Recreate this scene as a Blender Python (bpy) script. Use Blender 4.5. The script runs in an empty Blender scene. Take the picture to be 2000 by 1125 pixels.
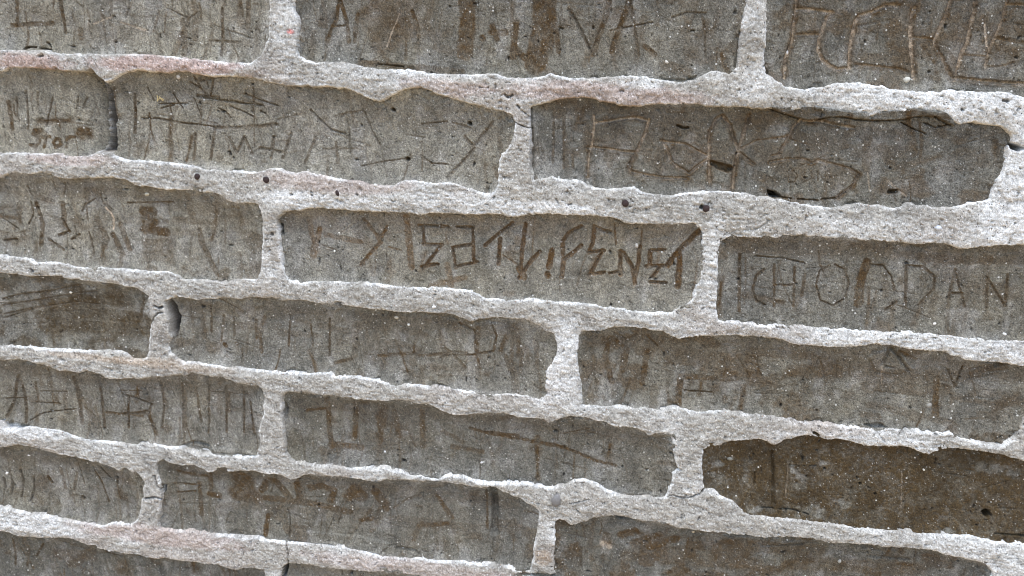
import bpy, math
import numpy as np
from mathutils import Matrix, Vector

# ------------------------------------------------------------------ camera, light, exposure
SC = 0.24 / 0.64189201                      # metres per unit of camera distance (brick pitch 0.24 m)
RX, RY, RZ = 0.26382833, 0.11740018, 0.05010131
T = np.array([-0.28691651, -0.28790041, 1.0]) * SC
PW = 0.24                                   # brick + perpend
PH = 0.149644 * SC                          # brick + bed joint
SU = -0.00299799 * SC
F, CX, CY = 1444.0, 1000.0, 562.5
Z0 = 1.45                                   # height above ground of the first bed joint

def rotm(a, b, c):
    ca, sa, cb, sb, cc, sc = math.cos(a), math.sin(a), math.cos(b), math.sin(b), math.cos(c), math.sin(c)
    return (np.array([[cc, -sc, 0], [sc, cc, 0], [0, 0, 1]]) @ np.array([[1, 0, 0], [0, ca, -sa], [0, sa, ca]])
            @ np.array([[cb, 0, sb], [0, 1, 0], [-sb, 0, cb]]))
R = rotm(RX, RY, RZ)
CAM = -R.T @ T                              # in wall axes (right, down, into the wall)

def wall_uv(x, y):                          # a traced point of the wall face, in metres on the wall
    d = R.T @ np.array([(x - CX) / F, (y - CY) / F, 1.0])
    s = -CAM[2] / d[2]
    return CAM[0] + s * d[0], CAM[1] + s * d[1]
def world(u, v, h):                         # h = metres proud of the wall plane
    return (u, -h, Z0 - v)

sc = bpy.context.scene
cam_d = bpy.data.cameras.new('camera'); cam = bpy.data.objects.new('camera', cam_d)
sc.collection.objects.link(cam); sc.camera = cam
cam_d.sensor_width = 36; cam_d.lens = 26; cam_d.clip_start = 0.01; cam_d.clip_end = 400
M = Matrix.Identity(4)
for j, ax in enumerate((R[0], -R[1], -R[2])):
    M[0][j], M[1][j], M[2][j] = ax[0], ax[2], -ax[1]
M[0][3], M[1][3], M[2][3] = CAM[0], CAM[2], Z0 - CAM[1]
cam.matrix_world = M

SUN_EL, SUN_AZ = 72.0, -25.0                # elevation; azimuth off the wall's normal (negative = from the left): veiled high sun raking down the face
w = bpy.data.worlds.new('World'); sc.world = w; w.use_nodes = True
nt = w.node_tree
sky = nt.nodes.new('ShaderNodeTexSky'); sky.sky_type = 'NISHITA'; sky.sun_disc = False
sky.sun_elevation = math.radians(SUN_EL); sky.sun_rotation = math.radians(180 + SUN_AZ)
bg = nt.nodes['Background']; bg.inputs['Strength'].default_value = 0.15
nt.links.new(sky.outputs[0], bg.inputs['Color'])
sl = bpy.data.lights.new('sun', 'SUN'); sl.energy = 1.3; sl.angle = math.radians(22); sl.color = (1, 0.98, 0.94)
so = bpy.data.objects.new('sun', sl); sc.collection.objects.link(so)
el, az = math.radians(SUN_EL), math.radians(SUN_AZ)
sd = Vector((math.cos(el) * math.sin(az), -math.cos(el) * math.cos(az), math.sin(el)))
so.rotation_euler = sd.to_track_quat('Z', 'Y').to_euler(); so.location = (0, -3, 5)
sc.cycles.filter_width = 1.0
sc.view_settings.view_transform = 'Standard'; sc.view_settings.look = 'None'
sc.view_settings.exposure = 1.1; sc.view_settings.gamma = 1; sc.view_settings.use_curve_mapping = False

# ------------------------------------------------------------------ traced outlines (photo pixels); k:n,r = corner beyond the frame
BR = {}
def B(key, label, s, tone=0.0, brown=0.0, **kw):
    BR[key] = dict(label=label, s=s, tone=tone, brown=brown, **kw)
B('A1', 'pale grey brick at the top left with thin upright scratches', 'k:-2,-1 k:0,-1 521,-30 522,0 524,15 521,35 521,60 517,78 512,92 508,105 500,113 492,115 487,121 450,120 400,116 340,109 290,105 250,104 180,104 95,102 88,96 60,95 40,96 0,95 k:-2,0', .16, .14)
B('A2', 'large brick at the top centre carved with a broad V A S and brown smears', 'k:0,-1 k:2,-1 1455,-30 1455,0 1450,25 1447,50 1443,75 1440,95 1438,115 1437,130 1431,140 1424,144 1415,140 1400,137 1390,137 1375,142 1365,149 1355,152 1345,155 1330,157 1290,155 1275,150 1255,146 1210,147 1190,149 1150,151 1110,150 1095,149 1085,144 1075,139 1062,146 1050,149 1035,151 1000,151 980,148 965,143 945,143 900,145 880,144 850,143 825,139 795,135 770,134 745,134 720,131 700,127 675,120 640,118 620,121 605,119 595,114 584,108 580,97 580,85 584,70 582,45 579,32 575,20 575,0 574,-30', -.06, .28)
B('A3', 'brick at the top right with deep tan grooved capitals', 'k:2,-1 k:4,-1 k:4,0 2000,187 1985,184 1970,179 1950,177 1930,179 1910,178 1880,175 1855,174 1840,177 1820,177 1800,176 1780,173 1765,174 1750,172 1740,171 1730,167 1722,165 1713,167 1700,163 1685,158 1670,160 1645,159 1630,162 1615,166 1600,169 1575,171 1550,170 1535,166 1525,158 1512,150 1499,143 1496,115 1498,95 1500,50 1502,0 1504,-30', -.11, .50)
B('B1', 'short end of a pale brick at the left marked with brown printed spots', 'k:-3,0 0,141 15,136 40,134 70,135 100,138 130,141 155,142 172,142 180,147 184,156 187,168 190,184 191,202 192,222 194,242 195,262 194,282 190,294 183,299 170,303 155,305 120,304 118,299 75,298 40,297 0,297 k:-3,1', .18, .14)
B('B2', 'long pale brick with a ruled double line and a cut at its right end', '208,163 222,158 232,148 245,142 260,140 275,139 290,142 315,143 330,145 345,141 360,142 380,145 400,151 430,150 450,150 470,153 490,154 500,156 515,160 530,166 545,169 580,170 620,172 640,171 670,174 685,178 695,185 710,190 725,197 740,201 755,195 770,186 785,178 800,174 820,173 835,178 850,186 865,189 885,195 900,200 925,206 940,211 960,216 980,219 992,224 1000,230 1003,242 1000,262 996,280 985,293 978,300 973,315 971,335 970,350 968,365 962,374 955,377 940,374 925,369 905,362 885,356 865,354 850,355 830,354 815,352 800,350 785,353 765,361 745,361 720,359 700,353 675,351 650,346 625,341 610,336 595,334 580,337 570,337 555,333 545,328 530,328 500,334 470,333 430,330 400,328 375,323 345,318 300,313 260,312 240,311 225,306 218,303 215,297 218,270 216,240 214,215 211,195 207,180', .13, .18)
B('B3', 'dark brick with bold looping grooved letters and a crack along its top', '1038,210 1050,207 1070,201 1090,196 1115,194 1140,192 1155,195 1170,199 1190,203 1215,208 1240,208 1265,208 1290,205 1310,206 1330,207 1360,207 1385,212 1410,211 1440,210 1465,213 1500,214 1515,215 1530,219 1545,217 1580,213 1592,213 1600,217 1615,220 1640,222 1655,224 1665,229 1680,231 1695,232 1710,227 1725,221 1745,222 1765,223 1780,218 1795,217 1815,220 1835,220 1845,225 1855,232 1862,240 1870,245 1890,244 1905,242 1930,247 1955,249 1965,255 1972,262 1975,272 1972,280 1968,285 1966,300 1962,320 1957,335 1950,347 1942,360 1938,378 1936,387 1925,390 1905,392 1890,393 1878,399 1865,403 1845,404 1825,403 1812,401 1795,402 1785,397 1775,396 1760,403 1740,403 1720,398 1700,399 1680,395 1665,398 1655,401 1640,402 1620,404 1600,401 1580,398 1560,395 1540,392 1525,388 1505,382 1480,382 1465,378 1450,375 1435,373 1415,372 1395,371 1375,371 1350,374 1330,377 1310,380 1285,380 1265,377 1250,372 1240,365 1225,366 1200,366 1180,366 1160,366 1145,360 1135,353 1125,350 1110,349 1098,350 1085,346 1078,342 1070,347 1055,347 1045,350 1043,340 1039,325 1040,300 1039,270 1038,240', -.15, .38)
B('C1', 'scribbled brick at the left with a dark brown wedge and a slanting smear', 'k:-2,1 0,350 8,344 18,341 35,341 50,343 70,343 78,340 95,342 105,348 125,351 155,351 185,350 205,350 222,349 232,353 245,355 262,364 275,367 290,368 315,372 345,373 370,374 400,378 425,382 437,390 450,398 460,402 475,400 495,400 500,402 505,412 509,435 508,450 510,460 508,480 506,500 507,520 503,535 500,541 495,545 480,543 455,545 430,549 405,548 380,545 365,543 358,546 350,540 335,532 325,529 300,530 280,529 260,527 235,524 205,522 180,521 160,522 145,519 130,515 110,512 90,511 70,513 55,505 30,501 12,500 0,499 k:-2,2', .12, .30)
B('C2', 'central brick with a row of rust brown angular carved letters', '542,432 545,424 553,417 570,414 585,415 600,410 620,408 640,410 670,412 700,415 740,417 775,418 800,418 810,420 820,424 830,420 845,418 870,420 900,421 925,422 950,421 980,423 1000,428 1010,427 1025,423 1060,421 1100,422 1130,423 1165,425 1190,427 1205,430 1220,438 1235,441 1260,441 1290,441 1320,442 1335,441 1347,438 1358,440 1366,448 1370,460 1368,485 1367,510 1366,540 1360,555 1355,568 1350,585 1345,590 1325,598 1318,605 1310,609 1300,609 1280,608 1265,609 1240,607 1215,602 1195,600 1175,597 1155,593 1130,591 1100,589 1070,587 1040,584 1000,584 975,583 945,582 935,574 920,568 900,564 880,562 850,561 825,561 800,560 775,558 750,557 725,553 700,552 680,551 650,549 630,549 600,549 588,552 570,549 562,543 557,531 552,520 549,500 548,480 546,460 543,445', .0, .08)
B('C3', 'brick at the right edge with faint rounded capitals under a ruled line', 'k:4,1 k:4,2 2000,666 1950,664 1900,659 1865,656 1830,652 1785,649 1750,648 1715,648 1680,645 1650,643 1600,640 1555,636 1545,634 1525,634 1500,637 1480,633 1465,629 1420,629 1408,625 1403,615 1402,600 1403,580 1405,560 1404,530 1406,500 1408,482 1412,474 1420,468 1432,464 1450,466 1500,466 1520,467 1535,462 1550,464 1570,463 1600,466 1630,468 1660,470 1690,472 1720,473 1760,477 1790,480 1815,479 1835,477 1850,480 1865,485 1875,489 1890,489 1915,485 1950,484 2000,481', -.09, .30)
B('D1', 'brick end at the left edge almost covered by an olive brown smear', 'k:-3,2 0,536 40,540 60,543 80,542 110,542 130,547 155,550 180,554 205,556 230,558 245,562 262,565 275,572 285,580 287,595 286,610 290,622 292,630 288,650 287,670 286,690 284,698 275,701 262,700 252,694 243,688 235,685 222,683 210,682 195,684 180,685 160,684 130,683 110,682 85,680 60,677 35,675 0,675 k:-3,3', -.05, .62)
B('D2', 'long plain brick with blurred brown marks beside a deep hole', '326,591 332,585 345,583 360,585 385,588 410,588 430,585 450,586 460,589 475,587 500,584 530,585 540,589 560,591 580,589 600,591 620,597 645,597 670,599 695,604 720,606 745,608 770,612 800,614 820,612 850,615 880,617 900,623 915,629 925,630 935,626 955,624 980,623 1000,627 1025,626 1035,631 1050,640 1065,650 1078,654 1082,665 1086,680 1084,695 1078,705 1070,715 1064,727 1066,740 1062,752 1061,760 1066,770 1060,775 1052,779 1045,777 1030,771 1000,769 980,769 950,768 920,764 880,758 840,754 810,750 785,752 770,754 755,748 740,744 720,739 700,736 685,732 670,734 655,735 640,728 620,727 605,728 590,731 570,727 545,726 520,724 500,723 480,719 465,715 440,717 425,713 400,711 385,708 370,706 358,708 345,702 340,695 332,687 331,675 336,665 339,650 341,635 341,620 338,605 333,597', -.06, .26)
B('D3', 'long brick at the lower right with a wide brown band and a small V', '1132,657 1140,651 1155,649 1175,650 1188,645 1200,642 1215,641 1235,643 1255,645 1275,648 1295,651 1310,659 1325,664 1340,663 1355,660 1390,660 1430,659 1470,660 1500,663 1525,667 1545,674 1560,678 1590,680 1620,682 1650,682 1680,680 1700,677 1712,675 1730,678 1745,679 1765,684 1790,688 1820,689 1845,692 1860,699 1880,704 1900,708 1930,710 1945,711 1970,714 2000,718 2030,722 2038,740 2028,775 2010,800 1998,818 1990,840 1982,855 1966,866 1950,870 1935,869 1915,866 1895,858 1880,855 1860,845 1830,843 1800,842 1770,838 1740,836 1725,838 1700,838 1680,835 1650,831 1620,828 1600,826 1570,824 1545,818 1520,815 1500,813 1485,811 1460,809 1440,805 1415,802 1400,803 1370,804 1350,802 1335,796 1320,795 1300,798 1280,799 1260,797 1240,796 1220,795 1190,795 1160,793 1145,792 1140,790 1138,770 1137,750 1133,730 1130,710 1129,690 1131,675', -.07, .50)
B('E1', 'grey brick at the left with thin carved capitals and upright strokes', 'k:-2,3 0,707 20,707 35,705 55,709 75,714 95,719 105,725 120,727 140,729 155,732 165,728 180,729 195,734 205,741 230,743 255,742 275,743 290,741 300,738 320,739 340,737 360,737 375,732 390,735 410,739 435,741 450,745 465,752 480,755 493,756 503,757 510,764 513,780 511,795 513,805 507,820 503,830 502,845 505,860 502,875 498,890 490,891 470,893 450,890 430,890 410,885 395,880 380,876 355,873 345,873 330,874 315,870 300,866 280,865 265,868 250,868 230,867 205,862 190,860 165,859 150,854 130,847 120,843 95,838 70,834 45,832 20,828 0,823 k:-2,4', -.03, .24)
B('E2', 'brick at the lower centre with a long thin brown streak sloping down', '553,775 560,769 575,770 600,771 625,775 650,777 670,779 700,782 720,784 745,786 765,786 785,785 800,787 812,791 830,793 842,796 850,800 862,806 875,811 890,814 910,813 930,811 960,811 985,811 1000,815 1020,818 1045,821 1060,823 1068,830 1075,831 1085,826 1100,820 1115,816 1140,819 1165,824 1180,828 1200,836 1225,838 1245,840 1255,846 1265,854 1275,853 1285,850 1295,850 1308,856 1311,865 1313,880 1316,895 1317,905 1324,917 1317,922 1310,925 1311,935 1312,945 1305,955 1302,965 1298,972 1290,973 1270,973 1245,972 1220,969 1205,965 1190,960 1178,952 1165,944 1150,938 1138,936 1125,938 1110,943 1095,950 1080,953 1065,953 1050,950 1040,946 1015,944 1000,943 975,942 960,944 940,942 920,938 910,932 890,929 870,930 850,936 830,932 810,930 790,925 770,921 750,915 730,914 700,915 680,917 660,911 640,908 625,911 600,909 590,905 575,904 565,897 558,885 557,870 555,850 554,830 552,810 551,795 551,783', -.12, .26)
B('E3', 'dark olive brown brick at the right with a small round drilled hole', '1376,880 1385,876 1405,874 1418,869 1430,865 1450,863 1475,861 1490,861 1500,867 1510,872 1520,870 1540,861 1560,855 1580,855 1600,860 1620,862 1635,859 1650,862 1670,869 1690,875 1720,875 1750,875 1770,876 1785,881 1800,887 1815,890 1825,887 1840,883 1860,879 1880,881 1900,883 1930,886 1955,892 1980,898 2000,904 k:4,3 k:4,4 2000,1063 1970,1060 1940,1056 1910,1050 1890,1046 1860,1046 1830,1045 1790,1043 1780,1038 1750,1036 1725,1036 1700,1034 1660,1029 1640,1025 1610,1021 1580,1019 1555,1017 1525,1014 1500,1010 1490,1008 1470,1007 1455,1002 1445,990 1433,979 1420,974 1408,968 1398,959 1385,956 1378,957 1376,945 1374,920 1374,895', -.08, 1.22)
B('F1', 'brick end at the bottom left with arched carved strokes', 'k:-3,4 0,878 15,876 30,872 50,873 70,879 90,886 125,892 155,898 185,905 205,911 220,917 230,924 235,925 240,918 246,918 255,926 265,926 272,934 277,943 276,952 275,962 278,970 273,975 272,990 270,1005 262,1018 255,1024 240,1024 225,1022 215,1021 200,1027 180,1025 150,1020 120,1015 90,1008 60,1005 40,1001 20,996 5,993 0,994 k:-3,5', -.05, .24)
B('F2', 'brick at the bottom centre with dark brown blots and a hairline crack', '310,903 318,901 328,907 340,909 360,914 378,913 392,917 405,925 420,923 422,918 438,917 445,925 470,924 500,923 515,928 535,931 550,934 565,940 580,938 592,932 630,932 665,935 690,938 705,940 715,943 735,946 755,942 790,940 820,944 850,943 880,947 910,952 940,955 960,953 968,956 980,963 995,970 1000,973 1015,977 1030,987 1045,995 1051,1003 1050,1015 1047,1040 1041,1065 1039,1080 1041,1090 1036,1105 1033,1114 1020,1117 1010,1114 1000,1109 980,1106 950,1104 920,1101 900,1098 870,1097 840,1097 825,1092 800,1093 770,1091 745,1088 730,1082 710,1078 690,1074 670,1068 650,1066 620,1063 590,1060 565,1060 540,1057 510,1055 500,1052 470,1050 440,1048 420,1044 390,1041 360,1039 335,1036 312,1033 309,1025 312,1005 314,985 317,965 315,950 310,935 307,920 306,910', -.12, .28)
B('F3', 'mottled dark brown brick cut by the bottom edge', '1086,1023 1093,1018 1104,1022 1112,1030 1125,1028 1140,1023 1160,1016 1180,1012 1200,1010 1215,1012 1235,1018 1255,1022 1275,1022 1300,1027 1320,1034 1350,1038 1380,1042 1410,1045 1450,1049 1500,1054 1540,1053 1580,1055 1600,1058 1620,1064 1640,1063 1660,1064 1700,1068 1735,1072 1760,1071 1785,1074 1830,1079 1850,1088 1880,1094 1900,1098 1920,1104 1933,1113 1937,1125 k:3,5 k:1,5 1090,1125 1084,1115 1083,1085 1087,1060 1085,1035', -.18, .58)
B('G1', 'top of a darkened brick at the bottom left corner', 'k:-2,5 0,1040 15,1044 30,1050 50,1053 65,1052 80,1054 120,1053 140,1055 150,1062 165,1066 185,1068 190,1073 210,1079 225,1080 240,1083 265,1085 285,1093 310,1095 330,1093 350,1097 380,1101 400,1104 425,1105 440,1113 460,1118 475,1113 495,1114 512,1116 515,1130 k:0,6 k:-2,6', -.18, .40)
B('G2', 'thin sliver of brick showing at the bottom edge', '553,1112 562,1103 575,1105 600,1106 625,1111 655,1116 680,1116 720,1119 760,1119 785,1124 900,1140 k:2,5 k:2,6 k:0,6 556,1130', -.06, .12)

# carved strokes: (points, width px, depth mm, stain, fresh)   stain > 0 brown, fresh > 0 lighter tan inside the cut
ST = []
def S(s, w, d=.4, st=.4, fr=0.):
    for part in s.split('/'):
        ST.append(([tuple(map(float, p.split(','))) for p in part.split()], w, d, st, fr))
G = (.95, .8, .75)      # deep groove
# A3
S('1561,-10 1558,20 1554,50 1552,75 1545,95 1538,112 1536,135 1535,152', 5, *G)
S('1562,16 1600,18 1632,24/1631,22 1620,35 1613,55 1605,75 1603,95 1610,115 1625,128 1640,136 1665,132', 5, *G)
S('1560,67 1604,67/1677,126 1720,130 1765,135 1780,141/1790,72 1828,76', 4, .8, .8, .6)
S('1763,10 1755,8 1735,10 1715,20 1685,30 1677,42 1672,65 1666,95 1665,130/1793,15 1788,30 1785,60 1787,90 1790,125 1792,152', 6, *G)
S('1867,-10 1855,30 1845,50 1832,78 1835,90 1847,110 1860,140 1870,156/1912,-10 1910,25 1905,50 1898,80 1885,105 1875,145/1875,152 1920,158 2060,168', 5, *G)
S('1977,-10 1968,40 1955,65 1943,90 1933,130/1978,8 2040,8', 4, .7, .8, .6)
S('1933,131 1965,129 1990,122/1890,107 1935,110', 2.5, .4, .7, .4); S('1932,45 1936,90', 3, .2, .0, .9)
S('1955,72 2010,82', 6, .2, .9); S('1572,28 1600,58/1590,24 1612,50/1570,52 1600,40', 20, .05, .45)
S('1800,70 1870,80 1930,50/1900,20 1925,100 1985,110/1960,30 2000,60/1760,20 1755,60 1770,100', 26, .05, .42)
S('1690,110 1760,115/1840,60 1860,110 1890,140', 14, .05, .5)
# B3
S('1159,228 1160,245 1155,285 1150,300 1147,346/1160,242 1190,238 1215,233 1245,231 1268,237', 3.8, .7, .75, .7)
S('1268,235 1262,260 1248,290 1228,330 1235,338 1265,345 1300,350 1342,351/1148,290 1190,293 1215,298 1240,300', 4.6, .95, .8, .75)
S('1292,277 1310,280 1340,283 1365,297 1385,308/1297,280 1303,290 1312,315 1325,328 1348,341 1360,330 1385,312', 4.2, .8, .75, .75)
S('1388,357 1387,300 1388,260 1400,235 1413,226 1428,245 1437,275 1445,295 1439,325 1433,368/1466,226 1460,250 1452,275 1445,293', 4.6, .95, .95, .5)
S('1445,298 1475,322/1445,295 1480,277 1535,270 1545,265', 3.4, .6, .85, .5)
S('1392,320 1430,331/1402,326 1424,334', 10, 1.6, 1.); S('1325,246 1335,251 1346,250', 3.4, 1.2, .6); S('1743,378 1757,376', 8, 1.8, .7)
S('1568,236 1555,250 1542,275 1525,305 1513,307/1575,238 1610,238 1640,246 1673,251', 4.4, .9, .85, .6)
S('1508,319 1540,313 1575,313 1590,321 1605,315 1640,325 1665,332 1683,342 1670,366 1640,388', 3.8, .8, .95, .6)
S('1510,377 1530,387 1548,389/1560,390 1600,393/1606,391 1640,388', 2.8, .7, 1.)
S('1170,262 1250,275/1285,232 1365,255/1295,315 1340,300 1420,300/1480,240 1500,300 1560,330/1600,280 1640,350', 34, .04, .42)
S('1545,335 1543,358 1555,358 1562,345 1555,335 1545,335/1575,335 1576,357 1590,350 1590,335/1602,355 1602,338 1615,355 1618,338/1625,350 1640,345', 2.4, .25, .7)
S('1505,212 1530,222 1567,233 1590,240 1605,233 1625,229 1650,229 1675,234 1705,236 1745,236 1770,234 1795,228 1830,228 1850,240 1862,246', 2.2, 1.2, .8)
S('1765,239 1790,252 1815,262/1810,240 1835,250 1860,244/1500,276 1522,272', 1.8, .7, .5)
S('1195,290 1190,320/1215,260 1205,300/1270,260 1265,310/1700,270 1698,330/1730,290 1745,320/1480,345 1520,360/1560,260 1600,290', 16, .1, .5)
S('1650,255 1770,265/1680,300 1780,295/1880,300 1930,305', 18, .05, .35); S('1700,340 1705,375/1740,355 1775,385', 3.5, .2, .0, .35)
S('1080,240 1078,320/1100,230 1100,330/1118,300 1118,330', 4, .25, .3)
# C2
Q = (.80, 1., .10)
S('815,443 845,444 872,446/822,445 825,480/822,480 860,482/858,482 845,500 830,518/890,446 922,447/920,447 922,490 923,515/880,487 920,481/880,487 887,527/887,525 930,515', 5.5, *Q)
S('820,525 835,522 852,520/1000,438 970,460 945,483/1160,445 1175,452 1192,456/1150,497 1180,492/1150,540 1180,536/1190,537 1206,535/1262,524 1295,522', 6, *Q)
S('975,470 971,520/1025,440 1018,490 1015,537/1012,547 1030,520 1052,495/1135,445 1110,458 1098,475 1098,500/1135,483 1115,500 1100,510 1096,545/1160,448 1158,475 1150,495/1175,497 1165,515 1152,540', 7, *Q)
S('1078,492 1070,525/1068,538 1069,542/1012,528 1022,545', 10, .5, 1.)
S('1212,495 1212,540/1270,495 1270,520', 7.5, *Q); S('1218,498 1235,525 1240,558/1250,485 1248,515 1240,548', 7, *Q)
S('1270,492 1300,491/1290,525 1275,545/1270,555 1302,556', 5.5, *Q)
S('1368,450 1345,475 1320,500 1305,522/1328,495 1328,525 1325,562', 9.5, .8, 1.)
S('1255,448 1252,480/1200,440 1203,480', 2.5, .2, .6)
S('618,450 610,480 605,502/790,425 795,470 800,525', 11, .1, .7); S('630,462 700,475/870,520 880,560/840,560 905,545', 9, .05, .35)
S('705,430 728,458 740,476 712,505 700,522/752,446 738,470', 6, .25, .55); S('755,485 780,492', 2.5, .2, .8)
S('745,445 760,470/690,455 720,480', 16, .02, .25)
# A2
W = (.15, .85)
S('655,0 650,35 640,55 632,78/658,0 670,40 675,80/692,25 688,50 686,80', 7, .25, .9); S('645,50 668,48', 3, .3, .9)
S('735,5 730,40 745,75/760,15 745,50/715,30 735,60/770,55 795,52/740,85 760,70', 34, .05, .62)
S('800,20 810,50 812,70', 7, .2, .9); S('908,-5 910,30 908,60 903,100', 28, .15, .85); S('958,50 968,75/955,62 985,62', 9, .1, .85); S('938,72 939,74', 10, .1, .85)
S('1060,-5 1062,40 1058,75 1045,120', 40, .15, .85); S('1003,95 1030,118/1005,45 1000,110', 11, .1, .8)
S('1110,15 1125,40 1140,70 1157,107', 5, .5, .35); S('1192,-5 1180,40 1165,80 1158,107/1232,-5 1215,40 1200,80 1195,100', 8, .35, .55)
S('1232,0 1240,50 1248,108', 4, .4, .4); S('1192,58 1240,48 1275,42', 2.4, .4, .6); S('1380,24 1345,22 1315,32/1372,25 1378,50 1380,112', 3.2, .3, .4)
S('735,125 785,130', 3, 1.0, .8); S('700,122 900,140', 9, .05, .4); S('1300,125 1345,140', 16, .05, .45); S('1085,60 1090,100/1260,90 1280,105', 7, .1, .5)
S('1200,60 1210,100/1230,20 1250,80/1340,60 1350,110', 16, .1, .35); S('820,40 850,80 870,60/850,90 880,100', 14, .02, .3)
S('1092,52 1098,54/1158,50 1158,54/1352,58 1357,58', 3, .9, .3); S('775,25 760,60 750,90', 2, .15, .0, .7)
# A1
S('18,-10 20,50/105,-10 110,20 116,62', 5.5, .35, .5); S('205,-10 207,48', 7, .3, .25); S('10,48 45,46 92,44', 7, .15, .75)
S('320,15 355,33/375,20 355,38', 2, .3, .5); S('347,40 353,104', 10, .15, .3); S('425,15 426,108', 4, .3, .45); S('478,-5 475,50', 8, .2, .4)
S('462,-5 466,30/400,78 460,82', 4, .2, .4); S('145,58 148,72', 10, .05, .6); S('225,42 260,54 276,58/170,46 205,32', 3, .05, .2, .5)
S('40,95 50,91 62,92/70,94 90,97/82,82 90,92', 3, 1.1, .5); S('245,5 235,30/300,20 290,60/380,5 382,40', 4, .2, .3)
S('455,85 495,80', 14, .05, .3)
# B1
S('68,254 56,255 53,263 66,270 67,280 58,287 49,283/77,262 78,288/70,269 86,268/98,272 93,280 99,288 108,283 105,273 98,272/118,270 119,288/118,274 128,268', 6, .05, .95)
S('62,257 66,259', 13, .03, .8); S('146,260 156,262', 19, .03, .95); S('124,268 134,268', 6, .03, .9)
S('37,178 40,215 43,252', 4, .35, .35); S('90,190 84,220 77,248', 3, .35, .4); S('140,185 135,212/155,190 148,212', 2.4, .3, .3); S('2,200 12,252', 8, .2, .6)
S('48,150 52,165/18,190 20,230/62,180 60,210', 3, .2, .3)
# B2
S('252,185 254,215 253,260', 5, .4, .45); S('277,170 290,197/328,183 348,212/322,203 326,230/368,190 383,226/300,203 355,202/305,212 330,205', 2.4, .35, .5)
S('372,150 385,175 400,188/410,155 402,186/375,185 420,190/380,158 425,150/392,148 398,170/362,160 380,170', 3.5, .3, .6); S('390,165 405,180', 26, .02, .35)
S('375,188 420,195 470,202 505,206', 3.5, .5, .6); S('265,232 300,232 340,240 380,244 409,248', 3.6, .4, .75); S('415,250 450,250 500,247 532,243', 6, .25, .7)
S('418,212 430,218 440,230/440,208 470,220 485,228/470,183 500,195 536,207/500,217 510,222', 2.6, .4, .6); S('488,170 487,195 484,218', 3.2, .4, .5)
S('600,215 620,235 640,255 668,262', 4, .45, .35); S('650,228 672,221 702,218', 5, .2, .7); S('672,230 676,255 678,300', 3, .4, .1); S('707,220 720,255 737,285', 3, .35, .3)
S('762,213 765,215/914,241 917,243/791,311 793,312', 6, 1.6, .6); S('820,243 870,238/880,240 915,250', 3, .2, .5)
S('700,326 750,316 792,311', 2.4, .3, .7); S('820,308 840,320 872,322', 3, .25, .6); S('905,268 925,290 900,318 872,348/960,240 925,285', 5, .3, .35)
S('410,250 405,312/440,270 455,300 470,268 485,302/372,262 372,312/527,268 522,310/500,290 550,300/560,262 545,310', 5, .3, .35)
S('610,270 590,320/650,280 655,320', 5, .2, .3)
# C1
S('270,416 288,416/272,432 292,436/272,450 315,456', 17, .1, .85); S('282,480 322,478/282,500 320,500', 20, .1, .5)
S('380,452 388,482 405,515 416,535', 11, .3, .7); S('195,408 207,418 213,430 212,450', 4, .3, .0, .9); S('185,382 192,400 208,410/175,390 155,403 150,415/157,400 162,432', 3, .35, .7)
S('60,398 72,440 70,480', 8, .3, .45); S('112,400 115,440', 9, .15, .7); S('362,385 368,425', 14, .05, .6); S('335,430 405,438', 12, .02, .45); S('-5,473 22,470', 5, .6, .9)
S('110,430 125,455 105,462/130,470 145,460/85,470 115,490', 5, .3, .6); S('240,398 330,396', 3, .1, .5); S('60,385 90,395', 12, .02, .5)
S('45,365 52,385/95,355 100,375/120,358 115,380/50,395 55,420 45,440/135,445 140,470/165,455 175,500/190,480 195,515/-5,430 25,450', 3, .35, .4)
S('225,440 245,490/180,430 200,470/212,460 230,500', 10, .2, .4)
# C3
S('1447,500 1446,612', 5, .3, .45); S('1478,503 1530,507 1572,516', 3, .4, .85); S('1495,530 1480,543 1473,572 1480,592 1497,600', 4, .35, .65)
S('1515,520 1515,602/1555,525 1553,602/1515,560 1553,560', 3.5, .25, .5); S('1575,540 1570,582', 5, .2, .8)
S('1697,515 1688,545 1681,598', 15, .2, .9); S('1625,523 1605,532 1598,560 1606,590 1630,601 1655,586 1663,560 1655,531 1635,520/1705,520 1730,522 1748,545 1752,570', 3, .3, .45)
S('1776,525 1774,605/1776,522 1810,525 1832,545 1830,570 1800,600/1872,530 1858,602/1872,530 1892,605/1862,577 1887,577/1935,607 1935,545 1970,602 1976,540/1735,610 1757,595', 4, .3, .45)
S('1800,505 1900,512 2010,508', 16, .05, .6); S('1900,560 1990,575/1850,540 1920,545', 20, .02, .4)
# D1
S('80,600 160,590 240,592/70,622 160,615 260,625/75,640 170,642 260,650', 24, .05, .8); S('-5,588 30,578 80,573 150,560/-5,600 50,592 110,582 180,572/-5,618 60,605 140,594 200,600/-5,626 40,612 100,600', 2.4, .4, .9, .2)
# D2
S('510,624 500,650 504,692/492,630 494,665', 7, .1, .7); S('650,713 682,706/735,700 795,696/815,700 840,698 872,695', 6, .1, .7); S('860,680 880,697 895,710 906,722', 6, .2, .7)
S('858,702 920,697 962,690 968,660 960,640/925,648 927,690 936,724/895,635 925,648', 4, .2, .6); S('690,640 760,645 830,660/700,620 760,622', 13, .02, .4); S('690,650 688,700/730,655 735,690/770,650 775,690', 12, .03, .35)
S('405,600 406,652/450,608 450,660/430,620 425,670/560,620 558,680/600,630 605,680/640,625 638,700', 4, .25, .4); S('432,677 434,679', 8, .1, .9); S('455,675 457,677', 5, .1, .8); S('450,640 500,642', 16, .02, .4)
S('1000,660 995,730/1020,680 1015,730/985,700 1000,740/1045,670 1048,720', 7, .15, .3)
S('620,640 680,652/540,655 610,660/750,670 820,690/960,640 1010,650', 12, .02, .35)
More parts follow.
